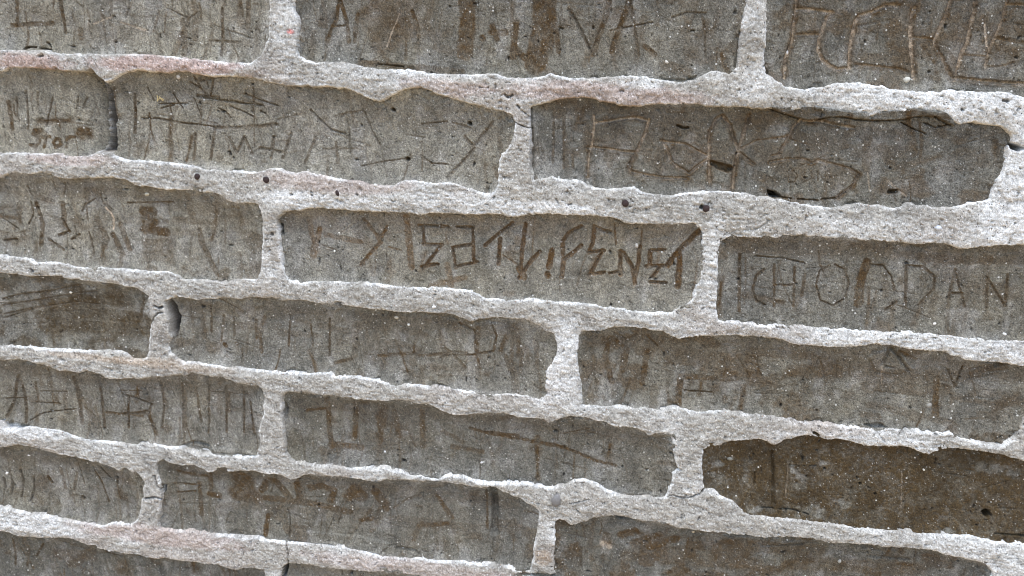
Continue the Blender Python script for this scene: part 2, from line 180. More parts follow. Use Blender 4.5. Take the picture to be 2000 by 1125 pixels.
# D3
S('1155,685 1158,712 1159,742', 9, .6, .0); S('1190,665 1183,700 1195,752/1195,665 1225,690 1215,730/1265,690 1255,755', 9, .15, .5)
S('1330,745 1326,792', 11, .15, .75); S('1338,768 1392,772', 3.2, .4, .9); S('1330,741 1400,745', 10, .1, .75); S('1265,660 1285,680/1200,655 1225,668 1245,655', 4, .2, .5)
S('1250,690 1350,695 1450,705/1330,710 1440,718/1380,725 1480,735/1450,690 1600,700', 18, .02, .6); S('1550,730 1700,735 1900,740/1600,710 1720,715/1700,760 1850,765', 20, .02, .55)
S('1740,684 1728,715/1745,684 1760,702 1778,728', 6, .6, .2); S('1730,720 1750,722', 5, .4, .0); S('1760,690 1793,706', 6, .2, .9); S('1726,720 1728,760', 3, .3, .0, .4)
S('1603,702 1591,733/1603,702 1613,736/1595,724 1611,724/1640,710 1638,745/1665,715 1664,742', 3, .3, .7); S('1857,727 1872,762 1886,718', 3, .4, .6); S('1836,745 1832,815', 10, .15, .6)
S('1900,725 1990,712/1895,745 1960,735/1440,700 1465,740 1450,790/1470,690 1490,740', 4, .2, .4); S('1690,815 1720,820', 10, .1, .2)
S('1700,795 1860,830/1870,780 1960,800', 12, .02, .4)
# E1
S('25,742 17,790 6,818/28,738 38,775 45,828', 6, .4, .4); S('0,783 42,782/70,769 122,770/60,791 108,793', 2.4, .3, .55); S('137,742 145,782 152,832', 8, .45, .4); S('144,768 160,805 176,818', 5, .3, .4); S('184,748 192,790 196,842', 5, .35, .4)
S('232,774 260,785 287,795 281,810 270,814/243,780 243,840', 4, .4, .6); S('238,814 282,811/281,815 290,838 298,852', 7, .35, .55); S('308,750 311,800 308,842', 4, .4, .4); S('350,755 352,845', 8, .3, .45)
S('402,758 400,850/436,758 435,850/470,770 471,850/483,790 492,855', 4, .35, .4); S('52,825 75,812 100,808 140,804', 2.4, .3, .6); S('200,810 270,818', 5, .1, .5); S('60,750 65,790/375,760 385,830', 5, .2, .4)
# E2
S('635,785 636,840 642,880/690,795 688,860/740,800 738,870/820,810 822,880/765,810 775,860', 10, .1, .45); S('640,876 700,881', 12, .15, .75); S('640,800 700,805/740,830 790,845', 14, .03, .45)
S('915,842 940,850 1000,862 1030,866/1036,870 1060,872 1095,880 1112,886/1118,888 1135,895 1160,905 1202,916', 5.5, .14, .95); S('950,852 1010,858/1040,868 1100,882', 8, .1, .6); S('860,850 900,870/880,880 940,890', 8, .1, .4); S('784,906 787,907', 6, 1.2, .3)
S('690,820 800,830/720,860 830,870', 22, .02, .3)
# E3
S('1477,930 1476,952', 3, .5, .2); S('1511,888 1513,930 1512,990', 5, .8, .1); S('1543,915 1541,945 1537,980', 2.2, .4, .1, .3); S('1545,916 1600,916', 1.6, .4, .1); S('1668,960 1668,986', 5, .5, .1); S('1935,1011 1935,1012', 16, 7., .6)
S('1490,998 1512,999/1525,1001 1555,1003 1566,1008/1572,1008 1582,1012', 2.4, 1.0, .3); S('1948,1048 2010,1053', 2.4, 1.2, .3); S('1614,921 1614,922/1685,952 1685,953/1714,972 1715,972', 4, 1.4, .3)
S('1600,880 1800,900 2000,925/1580,930 1700,940/1760,940 1980,960', 24, .03, .5, 0.); S('1768,930 1766,1000', 2, .2, .0, .4)
# F1
S('8,925 14,950 10,975/30,925 35,945 30,980/55,940 57,960 50,985/-3,940 0,960', 5, .6, .2); S('175,925 190,950 203,988/190,920 205,940', 4, .35, .5); S('84,938 90,950', 7, .5, .5); S('151,979 153,981', 6, .6, .6); S('140,930 135,965/110,920 118,960', 6, .15, .35)
# F2
S('382,950 384,980 386,1012', 9, .1, .7); S('335,950 375,953/340,968 375,966', 4, .2, .5); S('405,930 404,970', 8, .1, .8); S('402,972 420,976', 13, .1, .9)
S('458,938 475,945/462,960 478,965/455,970 490,980', 30, .1, .85); S('505,965 515,945 530,945 548,965 560,980/575,950 580,985/600,960 625,955 648,965 640,985', 14, .1, .8); S('678,975 690,962 700,975', 22, .1, .75); S('730,968 750,1000', 18, .1, .8)
S('765,1000 790,985 817,975', 5, .2, .7); S('510,980 600,990 680,1008', 13, .05, .7); S('962,958 965,1010 963,1050', 15, 1.9, .0); S('948,965 949,1040', 5, .2, .9); S('517,1015 513,1050', 10, .2, .95)
S('556,1000 562,1025 560,1055', 1.6, .6, .3); S('700,1025 722,1022/850,975 880,1020/815,1035 870,1030', 9, .03, .6); S('775,1080 800,1082 812,1087', 12, .7, .1)
S('420,995 700,1010/760,1020 930,1040', 14, .02, .3)
# F3
S('1215,1052 1240,1045/1240,1070 1280,1055/1270,1075 1320,1060', 16, .15, .8); S('1225,1095 1260,1080 1330,1090/1300,1100 1480,1110/1420,1070 1600,1085/1550,1110 1800,1120', 24, .1, .6); S('1134,1078 1133,1115', 5, .4, .3); S('1175,1068 1190,1075', 14, .2, .0, .5)
S('1490,1075 1570,1070/1700,1095 1780,1100', 6, .4, .2)
# G1
S('15,1060 20,1110/45,1075 42,1115/30,1080 55,1120/75,1070 60,1095', 5, .4, .7); S('100,1090 170,1095/170,1085 130,1110', 20, .05, .6); S('200,1085 230,1092', 4, .4, .5)

# brown bands along several brick tops: dirt, plus warm shade painted under the lips
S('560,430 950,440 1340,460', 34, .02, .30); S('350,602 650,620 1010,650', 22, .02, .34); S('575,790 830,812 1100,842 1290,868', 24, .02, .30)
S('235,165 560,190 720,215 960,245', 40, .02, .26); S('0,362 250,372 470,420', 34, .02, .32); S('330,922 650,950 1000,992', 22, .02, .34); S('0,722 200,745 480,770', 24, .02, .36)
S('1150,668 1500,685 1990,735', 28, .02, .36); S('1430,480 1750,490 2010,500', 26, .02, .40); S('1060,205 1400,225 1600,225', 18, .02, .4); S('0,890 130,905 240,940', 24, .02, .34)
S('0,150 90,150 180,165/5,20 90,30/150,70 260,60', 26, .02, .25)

# proud flakes on the bricks (polygon, height mm)
RA = [('1505,208 1516,217 1567,233 1590,240 1605,233 1650,228 1705,236 1745,236 1770,234 1795,228 1830,228 1850,240 1868,246 1862,232 1850,220 1790,212 1700,220 1650,216 1600,208', 2.2),
      ('1700,700 1740,684 1760,690 1790,725 1760,735 1715,730', .8), ('1560,20 1600,10 1605,60 1565,60', .5), ('985,370 985,372 984,371', .1),
      ('570,1040 700,1055 760,1070 740,1085 640,1066 560,1058', 1.), ('340,870 480,885 500,892 430,888', .8)]
# cracks in the mortar (points, width px, depth mm)
MC = [('1010,205 1018,215 1030,225 1038,231', 1.4, 1.3), ('1005,238 1012,243 1024,248 1038,251', 1.8, 2.), ('1455,450 1478,448 1490,441 1499,434', 1.2, .7),
      ('558,1062 562,1080 561,1102', 1.5, 1.5), ('301,598 309,602 316,600', 2.4, 3.), ('293,632 300,620 308,612 316,611', 1.8, 2.), ('277,975 290,974 306,972 312,976', 3, 3.), ('300,930 306,950 312,958', 3, 2.),
      ('1086,388 1090,396', 2.5, 1.), ('1110,400 1116,398', 3, 1.4), ('985,184 992,190 1000,186', 4, 1.6), ('1110,985 1130,980 1150,975', 1.6, 1.2), ('1350,972 1368,966 1374,958', 2.4, 1.5),
      ('1315,968 1330,973 1350,973', 2, 1.2), ('1590,845 1600,852', 4, 2.), ('1895,170 1905,172', 3, 1.5), ('480,1114 520,1118', 1, .5), ('175,140 172,148', 3, 3.), ('105,133 112,138', 4, 2.), ('75,110 82,108', 3, 1.5),
      ('60,527 62,529', 6, 2.2), ('567,379 570,380', 4, 2.), ('529,457 530,458', 6, 2.), ('608,381 609,382', 3, 1.5), ('697,380 698,381', 3, 1.5), ('1836,428 1840,431', 4, 1.), ('1960,196 1968,198', 4, 2.), ('1880,214 1882,215', 5, 2.)]

# voids: deep gaps where the mortar has gone  (polygon, depth mm)
VO = [('168,141 177,135 187,147 201,158 210,178 216,215 219,262 218,294 208,298 192,296 195,262 191,200 187,168 179,150', 26),
      ('320,590 328,588 338,600 344,622 342,648 338,662 332,650 330,625 324,606', 22),
      ('1502,373 1518,377 1526,386 1514,388 1504,384', 12), ('541,436 547,440 549,460 545,458', 10),
      ('1974,278 1990,284 2004,290 1990,296 1976,290', 12), ('552,1112 560,1106 556,1130 548,1135', 14),
      ('1370,401 1374,403 1372,409 1367,407', 8), ('350,872 372,866 395,869 410,879 408,890 380,888 360,880', 4),
      ('-5,824 22,829 55,834 30,842 10,840', 5), ('1290,152 1340,155 1362,147 1358,156 1335,160 1300,158', 4),
      ('1200,1012 1225,1014 1232,1019 1210,1020', 4), ('312,948 320,952 318,966 314,964', 8),
      ('552,790 557,800 555,822 550,812', 5), ('1034,210 1038,212 1042,300 1039,345 1035,330 1036,270', 4),
      ('655,590 668,592 665,596 650,594', 3), ('1690,833 1722,830 1735,838 1712,844', 5), ('1440,100 1446,60 1449,60 1444,100 1440,132 1436,132', 5)]
# mortar colour patches: (x, y, rx, ry, kind, amount)
MP = [(60, 125, 90, 22, 'p', .9), (330, 130, 170, 22, 'p', 1.), (860, 172, 90, 20, 'p', .5), (1180, 185, 190, 22, 'p', .55), (130, 310, 100, 16, 'p', .5),
      (640, 355, 170, 24, 'p', .4), (560, 60, 30, 60, 'l', .5), (700, 155, 160, 26, 'l', .3), (620, 395, 140, 22, 'l', .7), (1080, 410, 110, 18, 'l', 1.), (900, 395, 160, 20, 'l', .5),
      (1100, 700, 40, 90, 'l', .8), (1850, 190, 220, 50, 'l', .8), (1985, 380, 60, 140, 'l', 1.), (1800, 460, 220, 30, 'l', .5), (1390, 530, 24, 110, 'l', .5), (1800, 680, 260, 26, 'l', .8),
      (60, 845, 90, 18, 'l', .7), (70, 1025, 140, 24, 'l', .8), (300, 1045, 220, 26, 'p', .5), (800, 1110, 260, 24, 'p', .35), (1700, 870, 200, 22, 'l', .6), (1940, 1060, 160, 80, 'l', .7),
      (330, 712, 160, 14, 'w', .35), (200, 700, 160, 8, 'w', .4), (325, 660, 20, 40, 'g', .5), (150, 120, 60, 20, 'g', .4), (1030, 215, 24, 20, 'g', .5), (1250, 165, 40, 10, 'l', .8),
      (620, 40, 3, 3, 'g', .1), (1085, 985, 14, 26, 'g', .8), (300, 900, 60, 34, 'g', .6), (530, 860, 26, 70, 'g', .3), (1060, 1090, 22, 20, 'w', .5), (1400, 990, 80, 30, 'g', .3),
      (1330, 400, 130, 22, 'g', .5), (1300, 640, 90, 26, 'l', .3), (760, 600, 200, 26, 'g', .2), (1170, 460, 90, 12, 'l', .4), (1750, 420, 150, 20, 'g', .4), (1480, 160, 30, 40, 'l', .4)]

# ------------------------------------------------------------------ numpy fields
_tab = {}
def tab(seed):
    if seed not in _tab: _tab[seed] = np.random.RandomState(seed).rand(512, 512).astype(np.float32)
    return _tab[seed]
def vn(us, vs, su, sv=None, seed=0):         # value noise, smooth, -1..1
    sv = sv or su; t = tab(seed)
    a = us / su + 1000.37 + seed * 7.1; b = vs / sv + 1000.73 + seed * 3.3
    ia = np.floor(a).astype(int); ib = np.floor(b).astype(int)
    fa = (a - ia).astype(np.float32); fb = (b - ib).astype(np.float32)
    fa = fa * fa * (3 - 2 * fa); fb = (fb * fb * (3 - 2 * fb))[:, None]
    i0, i1, j0, j1 = ia % 512, (ia + 1) % 512, ib % 512, (ib + 1) % 512
    x0 = t[np.ix_(j0, i0)] * (1 - fa) + t[np.ix_(j0, i1)] * fa
    x1 = t[np.ix_(j1, i0)] * (1 - fa) + t[np.ix_(j1, i1)] * fa
    return (x0 * (1 - fb) + x1 * fb) * 2 - 1
def fbm(us, vs, s, seed, n=4, asp=1.):
    r = 0; a = 1; tot = 0
    for i in range(n):
        r = r + a * vn(us, vs, s / 2 ** i, s * asp / 2 ** i, seed + i * 13); tot += a; a *= .55
    return r / tot * 1.6
def sst(x, a, b):
    t = np.clip((x - a) / (b - a), 0, 1); return t * t * (3 - 2 * t)
def poly_sdf(P, U, V):
    d = np.full(U.shape, 1e9, np.float32); ins = np.zeros(U.shape, bool)
    n = len(P)
    for i in range(n):
        ax, ay = P[i]; bx, by = P[(i + 1) % n]
        dx, dy = bx - ax, by - ay
        t = np.clip(((U - ax) * dx + (V - ay) * dy) / (dx * dx + dy * dy + 1e-18), 0, 1)
        np.minimum(d, (U - ax - t * dx) ** 2 + (V - ay - t * dy) ** 2, out=d)
        if ay != by:
            c = ((ay > V) != (by > V)) & (U < (bx - ax) * (V - ay) / (by - ay) + ax)
            ins ^= c
    d = np.sqrt(d); return np.where(ins, d, -d)
rng = np.random.RandomState(5)
GAPU, GAPV = .0065, .0050
def corner(k, r, prev_sign=None): return (k * PW / 2 + SU, r * PH)

def parse(s):
    out = []; pts = []
    for t in s.split():
        if t.startswith('k:'):
            k, r = map(float, t[2:].split(',')); pts.append(('k', k, r))
        else:
            x, y = map(float, t.split(',')); pts.append(('p',) + wall_uv(x, y))
    cu = np.mean([p[1] if p[0] == 'p' else p[1] * PW / 2 + SU for p in pts])
    cv = np.mean([p[2] if p[0] == 'p' else p[2] * PH for p in pts])
    for p in pts:
        if p[0] == 'p': out.append((p[1], p[2]))
        else:
            u, v = p[1] * PW / 2 + SU, p[2] * PH
            out.append((u + (GAPU if u < cu else -GAPU), v + (GAPV if v < cv else -GAPV)))
    return np.array(out)

bricks = []
for key, b in BR.items():
    bricks.append(dict(b, key=key, P=parse(b['s'])))
have = {(0, -2), (0, 0), (0, 2), (1, -3), (1, -1), (1, 1), (2, -2), (2, 0), (2, 2), (3, -3), (3, -1), (3, 1), (4, -2), (4, 0), (4, 2), (5, -3), (5, -1), (5, 1), (6, -2), (6, 0)}
R0, R1, K0, K1 = -1, 8, -5, 6               # courses and half-brick columns built
for r in range(R0, R1 + 1):
    for k in range(K0, K1):
        if (k - r) % 2 or (r, k) in have or k + 2 > K1 + 1: continue
        u0, u1 = k * PW / 2 + SU + GAPU, (k + 2) * PW / 2 + SU - GAPU
        if k == 3 and r in (1, 3, 5): u0 = wall_uv({1: 2055, 3: 2075, 5: 2040}[r], {1: 300, 3: 780, 5: 1110}[r])[0]
        v0, v1 = (r - 1) * PH + GAPV, r * PH - GAPV
        pts = []
        for (a, c, n) in (((u0, v0), (u1, v0), 14), ((u1, v0), (u1, v1), 4), ((u1, v1), (u0, v1), 14), ((u0, v1), (u0, v0), 4)):
            for i in range(n):
                t = i / n
                pts.append((a[0] + (c[0] - a[0]) * t + rng.normal() * .0009, a[1] + (c[1] - a[1]) * t + rng.normal() * .0011))
        bricks.append(dict(key=None, label=None, P=np.array(pts), tone=rng.uniform(-.1, .1), brown=rng.uniform(.05, .45)))

# frame footprint on the wall
fp = np.array([wall_uv(x, y) for x in (0, 1000, 2000) for y in (0, 560, 1125)])
FU0, FU1, FV0, FV1 = fp[:, 0].min() - .006, fp[:, 0].max() + .006, fp[:, 1].min() - .006, fp[:, 1].max() + .006
WU0, WU1 = K0 * PW / 2 + SU, (K1 + 1) * PW / 2 + SU
WV0, WV1 = (R0 - 1) * PH, R1 * PH
def axis(lo, hi, flo, fhi, fine, coarse):
    mid = np.arange(flo, fhi + fine, fine)
    left = []; x = flo; s = fine
    while x > lo: s = min(s * 1.25, coarse); x -= s; left.append(x)
    right = []; x = mid[-1]; s = fine
    while x < hi: s = min(s * 1.25, coarse); x += s; right.append(x)
    return np.array(left[::-1] + list(mid) + right)

def sdf_all(us, vs, pad):
    """max over bricks of the (roughened) signed distance, and who owns it"""
    D = np.full((len(vs), len(us)), -.02, np.float32); I = np.full(D.shape, -1, np.int16)
    for i, b in enumerate(bricks):
        P = b['P']
        a0, a1 = np.searchsorted(us, [P[:, 0].min() - pad, P[:, 0].max() + pad]); b0, b1 = np.searchsorted(vs, [P[:, 1].min() - pad, P[:, 1].max() + pad])
        a0 = max(a0 - 1, 0); b0 = max(b0 - 1, 0); b['win'] = (a0, a1, b0, b1)
        U, V = np.meshgrid(us[a0:a1], vs[b0:b1])
        if U.size == 0: b['d'] = None; continue
        d = poly_sdf(P, U.astype(np.float32), V.astype(np.float32))
        d = d + .00036 * fbm(us[a0:a1], vs[b0:b1], .0042, 50, 4) + .00026 * fbm(us[a0:a1], vs[b0:b1], .0015, 57, 2)
        b['d'] = d
        sub = D[b0:b1, a0:a1]; m = d > sub
        sub[m] = d[m]; I[b0:b1, a0:a1][m] = i
    return D, I

def add_strokes(us, vs):
    Gd = np.zeros((len(vs), len(us)), np.float32); St = Gd.copy(); Fr = Gd.copy()
    px = PW / 860.
    nz = fbm(us, vs, .0028, 71, 3); nz2 = fbm(us, vs, .0012, 75, 2)
    for pts, w, d, st, fr in ST:
        if w < 12 and st < .7 and st > 0: st = min(.85, st * 1.5 + .08); d *= 1.25; w *= 1.12
        elif .02 < d < .2 and w < 24 and st >= .7: st = min(1., st * 1.12); w *= 1.06
        P = np.array([wall_uv(x, y) for x, y in pts]); r = w * px * .5 * (1.36 if fr > .15 else 1.1)
        m = r * 2.4 + .001
        a0, a1 = np.searchsorted(us, [P[:, 0].min() - m, P[:, 0].max() + m]); b0, b1 = np.searchsorted(vs, [P[:, 1].min() - m, P[:, 1].max() + m])
        if a1 <= a0 or b1 <= b0: continue
        U, V = np.meshgrid(us[a0:a1], vs[b0:b1]); dist = np.full(U.shape, 1e9)
        for (ax, ay), (bx, by) in zip(P[:-1], P[1:]):
            dx, dy = bx - ax, by - ay
            t = np.clip(((U - ax) * dx + (V - ay) * dy) / (dx * dx + dy * dy + 1e-18), 0, 1)
            dist = np.minimum(dist, np.hypot(U - ax - t * dx, V - ay - t * dy))
        n = nz[b0:b1, a0:a1]; n2 = nz2[b0:b1, a0:a1]
        dist = dist + min(r * .28, .0007) * n + .00012 * n2
        g = 1.8 * d * (1 - sst(dist, r * .35, r * 1.12)) * (1 + .25 * n) - .22 * min(d, 1) * np.exp(-((dist - r * 1.45) / (r * .3 + .0001)) ** 2)
        gs = Gd[b0:b1, a0:a1]; gs[:] = np.where(np.abs(g) > np.abs(gs), g, gs)
        soft = (1.6 if w >= 20 else 1.25) if d < .12 else 1.12
        s = st * (1 - sst(dist, r * (.75 if d < .12 else .85), r * soft + .0001)) * (1 + .25 * n)
        np.maximum(St[b0:b1, a0:a1], s, out=St[b0:b1, a0:a1])
        if fr > .15: # dirt worked into the surface round a deep cut
            s = st * .66 * (1 - sst(dist, r * 1.05, r * 3.0 + .0005)) * (1 + .9 * n)
            np.maximum(St[b0:b1, a0:a1], s, out=St[b0:b1, a0:a1])
        if fr:
            f = fr * (1 - sst(dist, r * .40, r * .92)) * np.clip(1. + .5 * n2, 0, 1)
            np.maximum(Fr[b0:b1, a0:a1], f, out=Fr[b0:b1, a0:a1])
    return Gd, St, Fr

def voids(us, vs):
    Z = np.zeros((len(vs), len(us)), np.float32)
    for s, dep in VO:
        P = np.array([wall_uv(*map(float, t.split(','))) for t in s.split()])
        a0, a1 = np.searchsorted(us, [P[:, 0].min() - .002, P[:, 0].max() + .002]); b0, b1 = np.searchsorted(vs, [P[:, 1].min() - .002, P[:, 1].max() + .002])
        if a1 <= a0 or b1 <= b0: continue
        U, V = np.meshgrid(us[a0:a1], vs[b0:b1])
        d = poly_sdf(P, U, V)
        np.maximum(Z[b0:b1, a0:a1], dep * sst(d, -.0006, .0009), out=Z[b0:b1, a0:a1])
    return Z

def relief(us, vs, items, smooth=.0004):
    Z = np.zeros((len(vs), len(us)), np.float32)
    for s, dep in items:
        P = np.array([wall_uv(*map(float, t.split(','))) for t in s.split()])
        a0, a1 = np.searchsorted(us, [P[:, 0].min() - .002, P[:, 0].max() + .002]); b0, b1 = np.searchsorted(vs, [P[:, 1].min() - .002, P[:, 1].max() + .002])
        if a1 <= a0 or b1 <= b0: continue
        U, V = np.meshgrid(us[a0:a1], vs[b0:b1]); d = poly_sdf(P, U, V)
        np.maximum(Z[b0:b1, a0:a1], dep * sst(d, -smooth, smooth), out=Z[b0:b1, a0:a1])
    return Z
def cracks(us, vs):
    Z = np.zeros((len(vs), len(us)), np.float32); px = PW / 860.
    for s, w, dep in MC:
        P = np.array([wall_uv(*map(float, t.split(','))) for t in s.split()]); r = w * px * .5
        a0, a1 = np.searchsorted(us, [P[:, 0].min() - .002, P[:, 0].max() + .002]); b0, b1 = np.searchsorted(vs, [P[:, 1].min() - .002, P[:, 1].max() + .002])
        U, V = np.meshgrid(us[a0:a1], vs[b0:b1]); dist = np.full(U.shape, 1.)
        for (ax, ay), (bx, by) in zip(P[:-1], P[1:]):
            dx, dy = bx - ax, by - ay; t = np.clip(((U - ax) * dx + (V - ay) * dy) / (dx * dx + dy * dy), 0, 1)
            dist = np.minimum(dist, np.hypot(U - ax - t * dx, V - ay - t * dy))
        dist = dist + .0003 * vn(us[a0:a1], vs[b0:b1], .0015, None, 61)
        np.maximum(Z[b0:b1, a0:a1], dep * (1 - sst(dist, r * .5, r + .0003)), out=Z[b0:b1, a0:a1])
    return Z

def random_scratches():
    """the many worn strokes that cover every brick"""
    rs = np.random.RandomState(17)
    for b in bricks:
        if b['key'] is None: continue
        P = b['P']; u0, v0 = P.min(0); u1, v1 = P.max(0)
        n = int((u1 - u0) / .24 * (26 if b['key'] == 'C2' else 84))
        for _ in range(n):
            u = rs.uniform(u0, u1); H_ = v1 - v0; L = rs.uniform(.18, .55) * H_; v = v0 + H_ * rs.uniform(.12, .85) - L * .3; a = rs.normal(0, .20) + (math.pi / 2 if rs.rand() < .20 else 0)
            uv = [(u, v), (u + math.sin(a) * L / 2 + rs.normal() * .0006, v + math.cos(a) * L / 2), (u + math.sin(a) * L, v + math.cos(a) * L)]
            b.setdefault('scr', []).append((uv, rs.choice([.0004, .0006, .0010, .0022]), rs.uniform(.2, .6), rs.uniform(.1, .5) if rs.rand() < .78 else rs.uniform(.4, .85)))

# ------------------------------------------------------------------ materials
def mat(name, rough, spec, bump_scale, bump_str, var, stretch=(1, 1, 1), dots=None):
    m = bpy.data.materials.new(name); m.use_nodes = True; t = m.node_tree; N = t.nodes; Lk = t.links.new
    b = N['Principled BSDF']; b.inputs['Roughness'].default_value = rough; b.inputs['Specular IOR Level'].default_value = spec
    at = N.new('ShaderNodeAttribute'); at.attribute_name = 'pigment'
    tc = N.new('ShaderNodeTexCoord'); mp = N.new('ShaderNodeMapping'); mp.inputs['Scale'].default_value = stretch
    Lk(tc.outputs['Object'], mp.inputs[0])
    n1 = N.new('ShaderNodeTexNoise'); n1.inputs['Scale'].default_value = bump_scale; n1.inputs['Detail'].default_value = 3; n1.inputs['Roughness'].default_value = .7
    Lk(mp.outputs[0], n1.inputs['Vector'])
    mr = N.new('ShaderNodeMapRange'); mr.inputs[1].default_value = .3; mr.inputs[2].default_value = .7
    mr.inputs[3].default_value = 1 - var; mr.inputs[4].default_value = 1 + var
    Lk(n1.outputs[0], mr.inputs[0])
    vm = N.new('ShaderNodeVectorMath'); vm.operation = 'MULTIPLY'
    Lk(at.outputs['Color'], vm.inputs[0]); Lk(mr.outputs[0], vm.inputs[1])
    col = vm.outputs[0]
    if dots:
        for (scale, thr, c, seed) in dots:
            vo = N.new('ShaderNodeTexVoronoi'); vo.inputs['Scale'].default_value = scale
            off = N.new('ShaderNodeMapping'); off.inputs['Location'].default_value = (seed, seed * 2.3, seed * .7); Lk(tc.outputs['Object'], off.inputs[0]); Lk(off.outputs[0], vo.inputs['Vector'])
            lt = N.new('ShaderNodeMath'); lt.operation = 'LESS_THAN'; lt.inputs[1].default_value = .30; Lk(vo.outputs['Distance'], lt.inputs[0])
            sx = N.new('ShaderNodeSeparateColor'); Lk(vo.outputs['Color'], sx.inputs[0])
            gt = N.new('ShaderNodeMath'); gt.operation = 'GREATER_THAN'; gt.inputs[1].default_value = thr; Lk(sx.outputs[0], gt.inputs[0])
            mu = N.new('ShaderNodeMath'); mu.operation = 'MULTIPLY'; Lk(lt.outputs[0], mu.inputs[0]); Lk(gt.outputs[0], mu.inputs[1])
            mx = N.new('ShaderNodeMix'); mx.data_type = 'RGBA'; Lk(mu.outputs[0], mx.inputs[0]); Lk(col, mx.inputs[6]); mx.inputs[7].default_value = (*c, 1)
            col = mx.outputs[2]
    Lk(col, b.inputs['Base Color'])
    bp = N.new('ShaderNodeBump'); bp.inputs['Strength'].default_value = bump_str; bp.inputs['Distance'].default_value = .0009
    Lk(n1.outputs[0], bp.inputs['Height']); Lk(bp.outputs[0], b.inputs['Normal'])
    return m
M_BRICK = mat('fired_brick', .8, .25, 1700, 1., .62, dots=[(620, .987, (.66, .64, .58), 1.3), (1300, .95, (.36, .34, .30), 4.1), (1000, .97, (.05, .045, .04), 7.7)])
M_MORTAR = mat('lime_mortar', .9, .2, 1500, .7, .40, dots=[(1100, .93, (.80, .79, .76), 2.2), (1000, .95, (.10, .09, .09), 5.1), (900, .97, (.36, .27, .2), 9.4)])
M_CORE = mat('rubble_core', .95, .1, 200, .5, .3); M_NAIL = mat('rusty_iron', .6, .4, 900, .6, .3); M_PEB = mat('pebble', .5, .4, 900, .3, .15)

def grid_mesh(name, us, vs, H, C, mask, material, parent, skirt=None):
    """sheet over the kept cells of a tensor grid; skirt = depth of side walls and back"""
    nv, nu = H.shape
    cell = mask[:-1, :-1] & mask[1:, :-1] & mask[:-1, 1:] & mask[1:, 1:]
    if not cell.any(): return None
    jj, ii = np.nonzero(cell); a = jj * nu + ii
    quads = np.stack([a, a + nu, a + nu + 1, a + 1], 1)     # faces -Y
    used = np.zeros(nv * nu, bool); used[quads.ravel()] = True
    idx = np.full(nv * nu, -1, np.int64); ids = np.nonzero(used)[0]; idx[ids] = np.arange(len(ids)); quads = idx[quads]
    vj, vi = ids // nu, ids % nu
    u, v, h, c = us[vi], vs[vj], H.ravel()[ids], C.reshape(-1, 3)[ids]
    if skirt:
        e = np.concatenate([quads[:, [0, 1]], quads[:, [1, 2]], quads[:, [2, 3]], quads[:, [3, 0]]])
        key = np.sort(e, 1); kk = key[:, 0] * len(ids) * 2 + key[:, 1]
        _, inv, cnt = np.unique(kk, return_inverse=True, return_counts=True)
        be = e[cnt[inv] == 1]
        bv = np.unique(be); n0 = len(ids); mp = np.full(n0, -1, np.int64); mp[bv] = n0 + np.arange(len(bv))
        u = np.append(u, u[bv]); v = np.append(v, v[bv]); h = np.append(h, np.full(len(bv), -skirt)); c = np.concatenate([c, c[bv]])
        sq = np.stack([be[:, 1], be[:, 0], mp[be[:, 0]], mp[be[:, 1]]], 1)
        cen = len(u); u = np.append(u, u.mean()); v = np.append(v, v.mean()); h = np.append(h, -skirt); c = np.concatenate([c, c[:1]])
        quads = np.concatenate([quads, sq])
        tri = np.stack([mp[be[:, 1]], mp[be[:, 0]], np.full(len(be), cen)], 1)
    else: tri = np.zeros((0, 3), int)
    me = bpy.data.meshes.new(name)
    me.vertices.add(len(u)); co = np.empty((len(u), 3), np.float32); co[:, 0] = u; co[:, 1] = -h; co[:, 2] = -v
    me.vertices.foreach_set('co', co.ravel())
    nl = quads.size + tri.size; me.loops.add(nl); me.polygons.add(len(quads) + len(tri))
    me.loops.foreach_set('vertex_index', np.concatenate([quads.ravel(), tri.ravel()]).astype(np.int32))
    st = np.concatenate([np.arange(len(quads)) * 4, quads.size + np.arange(len(tri)) * 3]).astype(np.int32)
    me.polygons.foreach_set('loop_start', st); me.polygons.foreach_set('use_smooth', np.ones(len(st), bool))
    me.update(calc_edges=True)
    ca = me.color_attributes.new('pigment', 'FLOAT_COLOR', 'POINT')
    cc = np.ones((len(u), 4), np.float32); cc[:, :3] = np.clip(c, .003, .95); ca.data.foreach_set('color', cc.ravel())
    me.materials.append(material)
    o = bpy.data.objects.new(name, me); sc.collection.objects.link(o); o.parent = parent
    return o

wall = bpy.data.objects.new('brick_wall', None); sc.collection.objects.link(wall); wall.location = (0, 0, Z0)
wall['label'] = 'old wall of worn grey brown bricks covered in carved letters, set in rough pale mortar'; wall['category'] = 'wall'; wall['kind'] = 'thing'

# ------------------------------------------------------------------ mortar
V3 = lambda *c: np.array(c, np.float32)
us = axis(WU0, WU1, FU0, FU1, .00042, .004); vs = axis(WV0, WV1, FV0, FV1, .00042, .004)
D, I = sdf_all(us, vs, .012)
Z = voids(us, vs); ZC = cracks(us, vs)
mm = 1e-3
f1 = fbm(us, vs, .014, 1, 3); f2 = vn(us, vs, .0014, None, 5); f3 = vn(us, vs, .00075, None, 6); f4 = fbm(us, vs, .005, 8, 3, .6); f5 = fbm(us, vs, .05, 20, 3)
white = np.random.RandomState(3).rand(*D.shape).astype(np.float32)
H = (.65 * f1 + .40 * f4 + .20 * f2 + .16 * f3) * mm
pit = sst(vn(us, vs, .0016, None, 31) * .6 + vn(us, vs, .0009, None, 32) * .5, .62, .85)
H -= 1.1 * mm * pit
H -= 1.1 * mm * np.exp(np.clip(D, -.02, 0) / .0022)
H -= 9 * mm * sst(D + .00012 * f2, -.0009, .0010)
H -= (Z + ZC) * mm
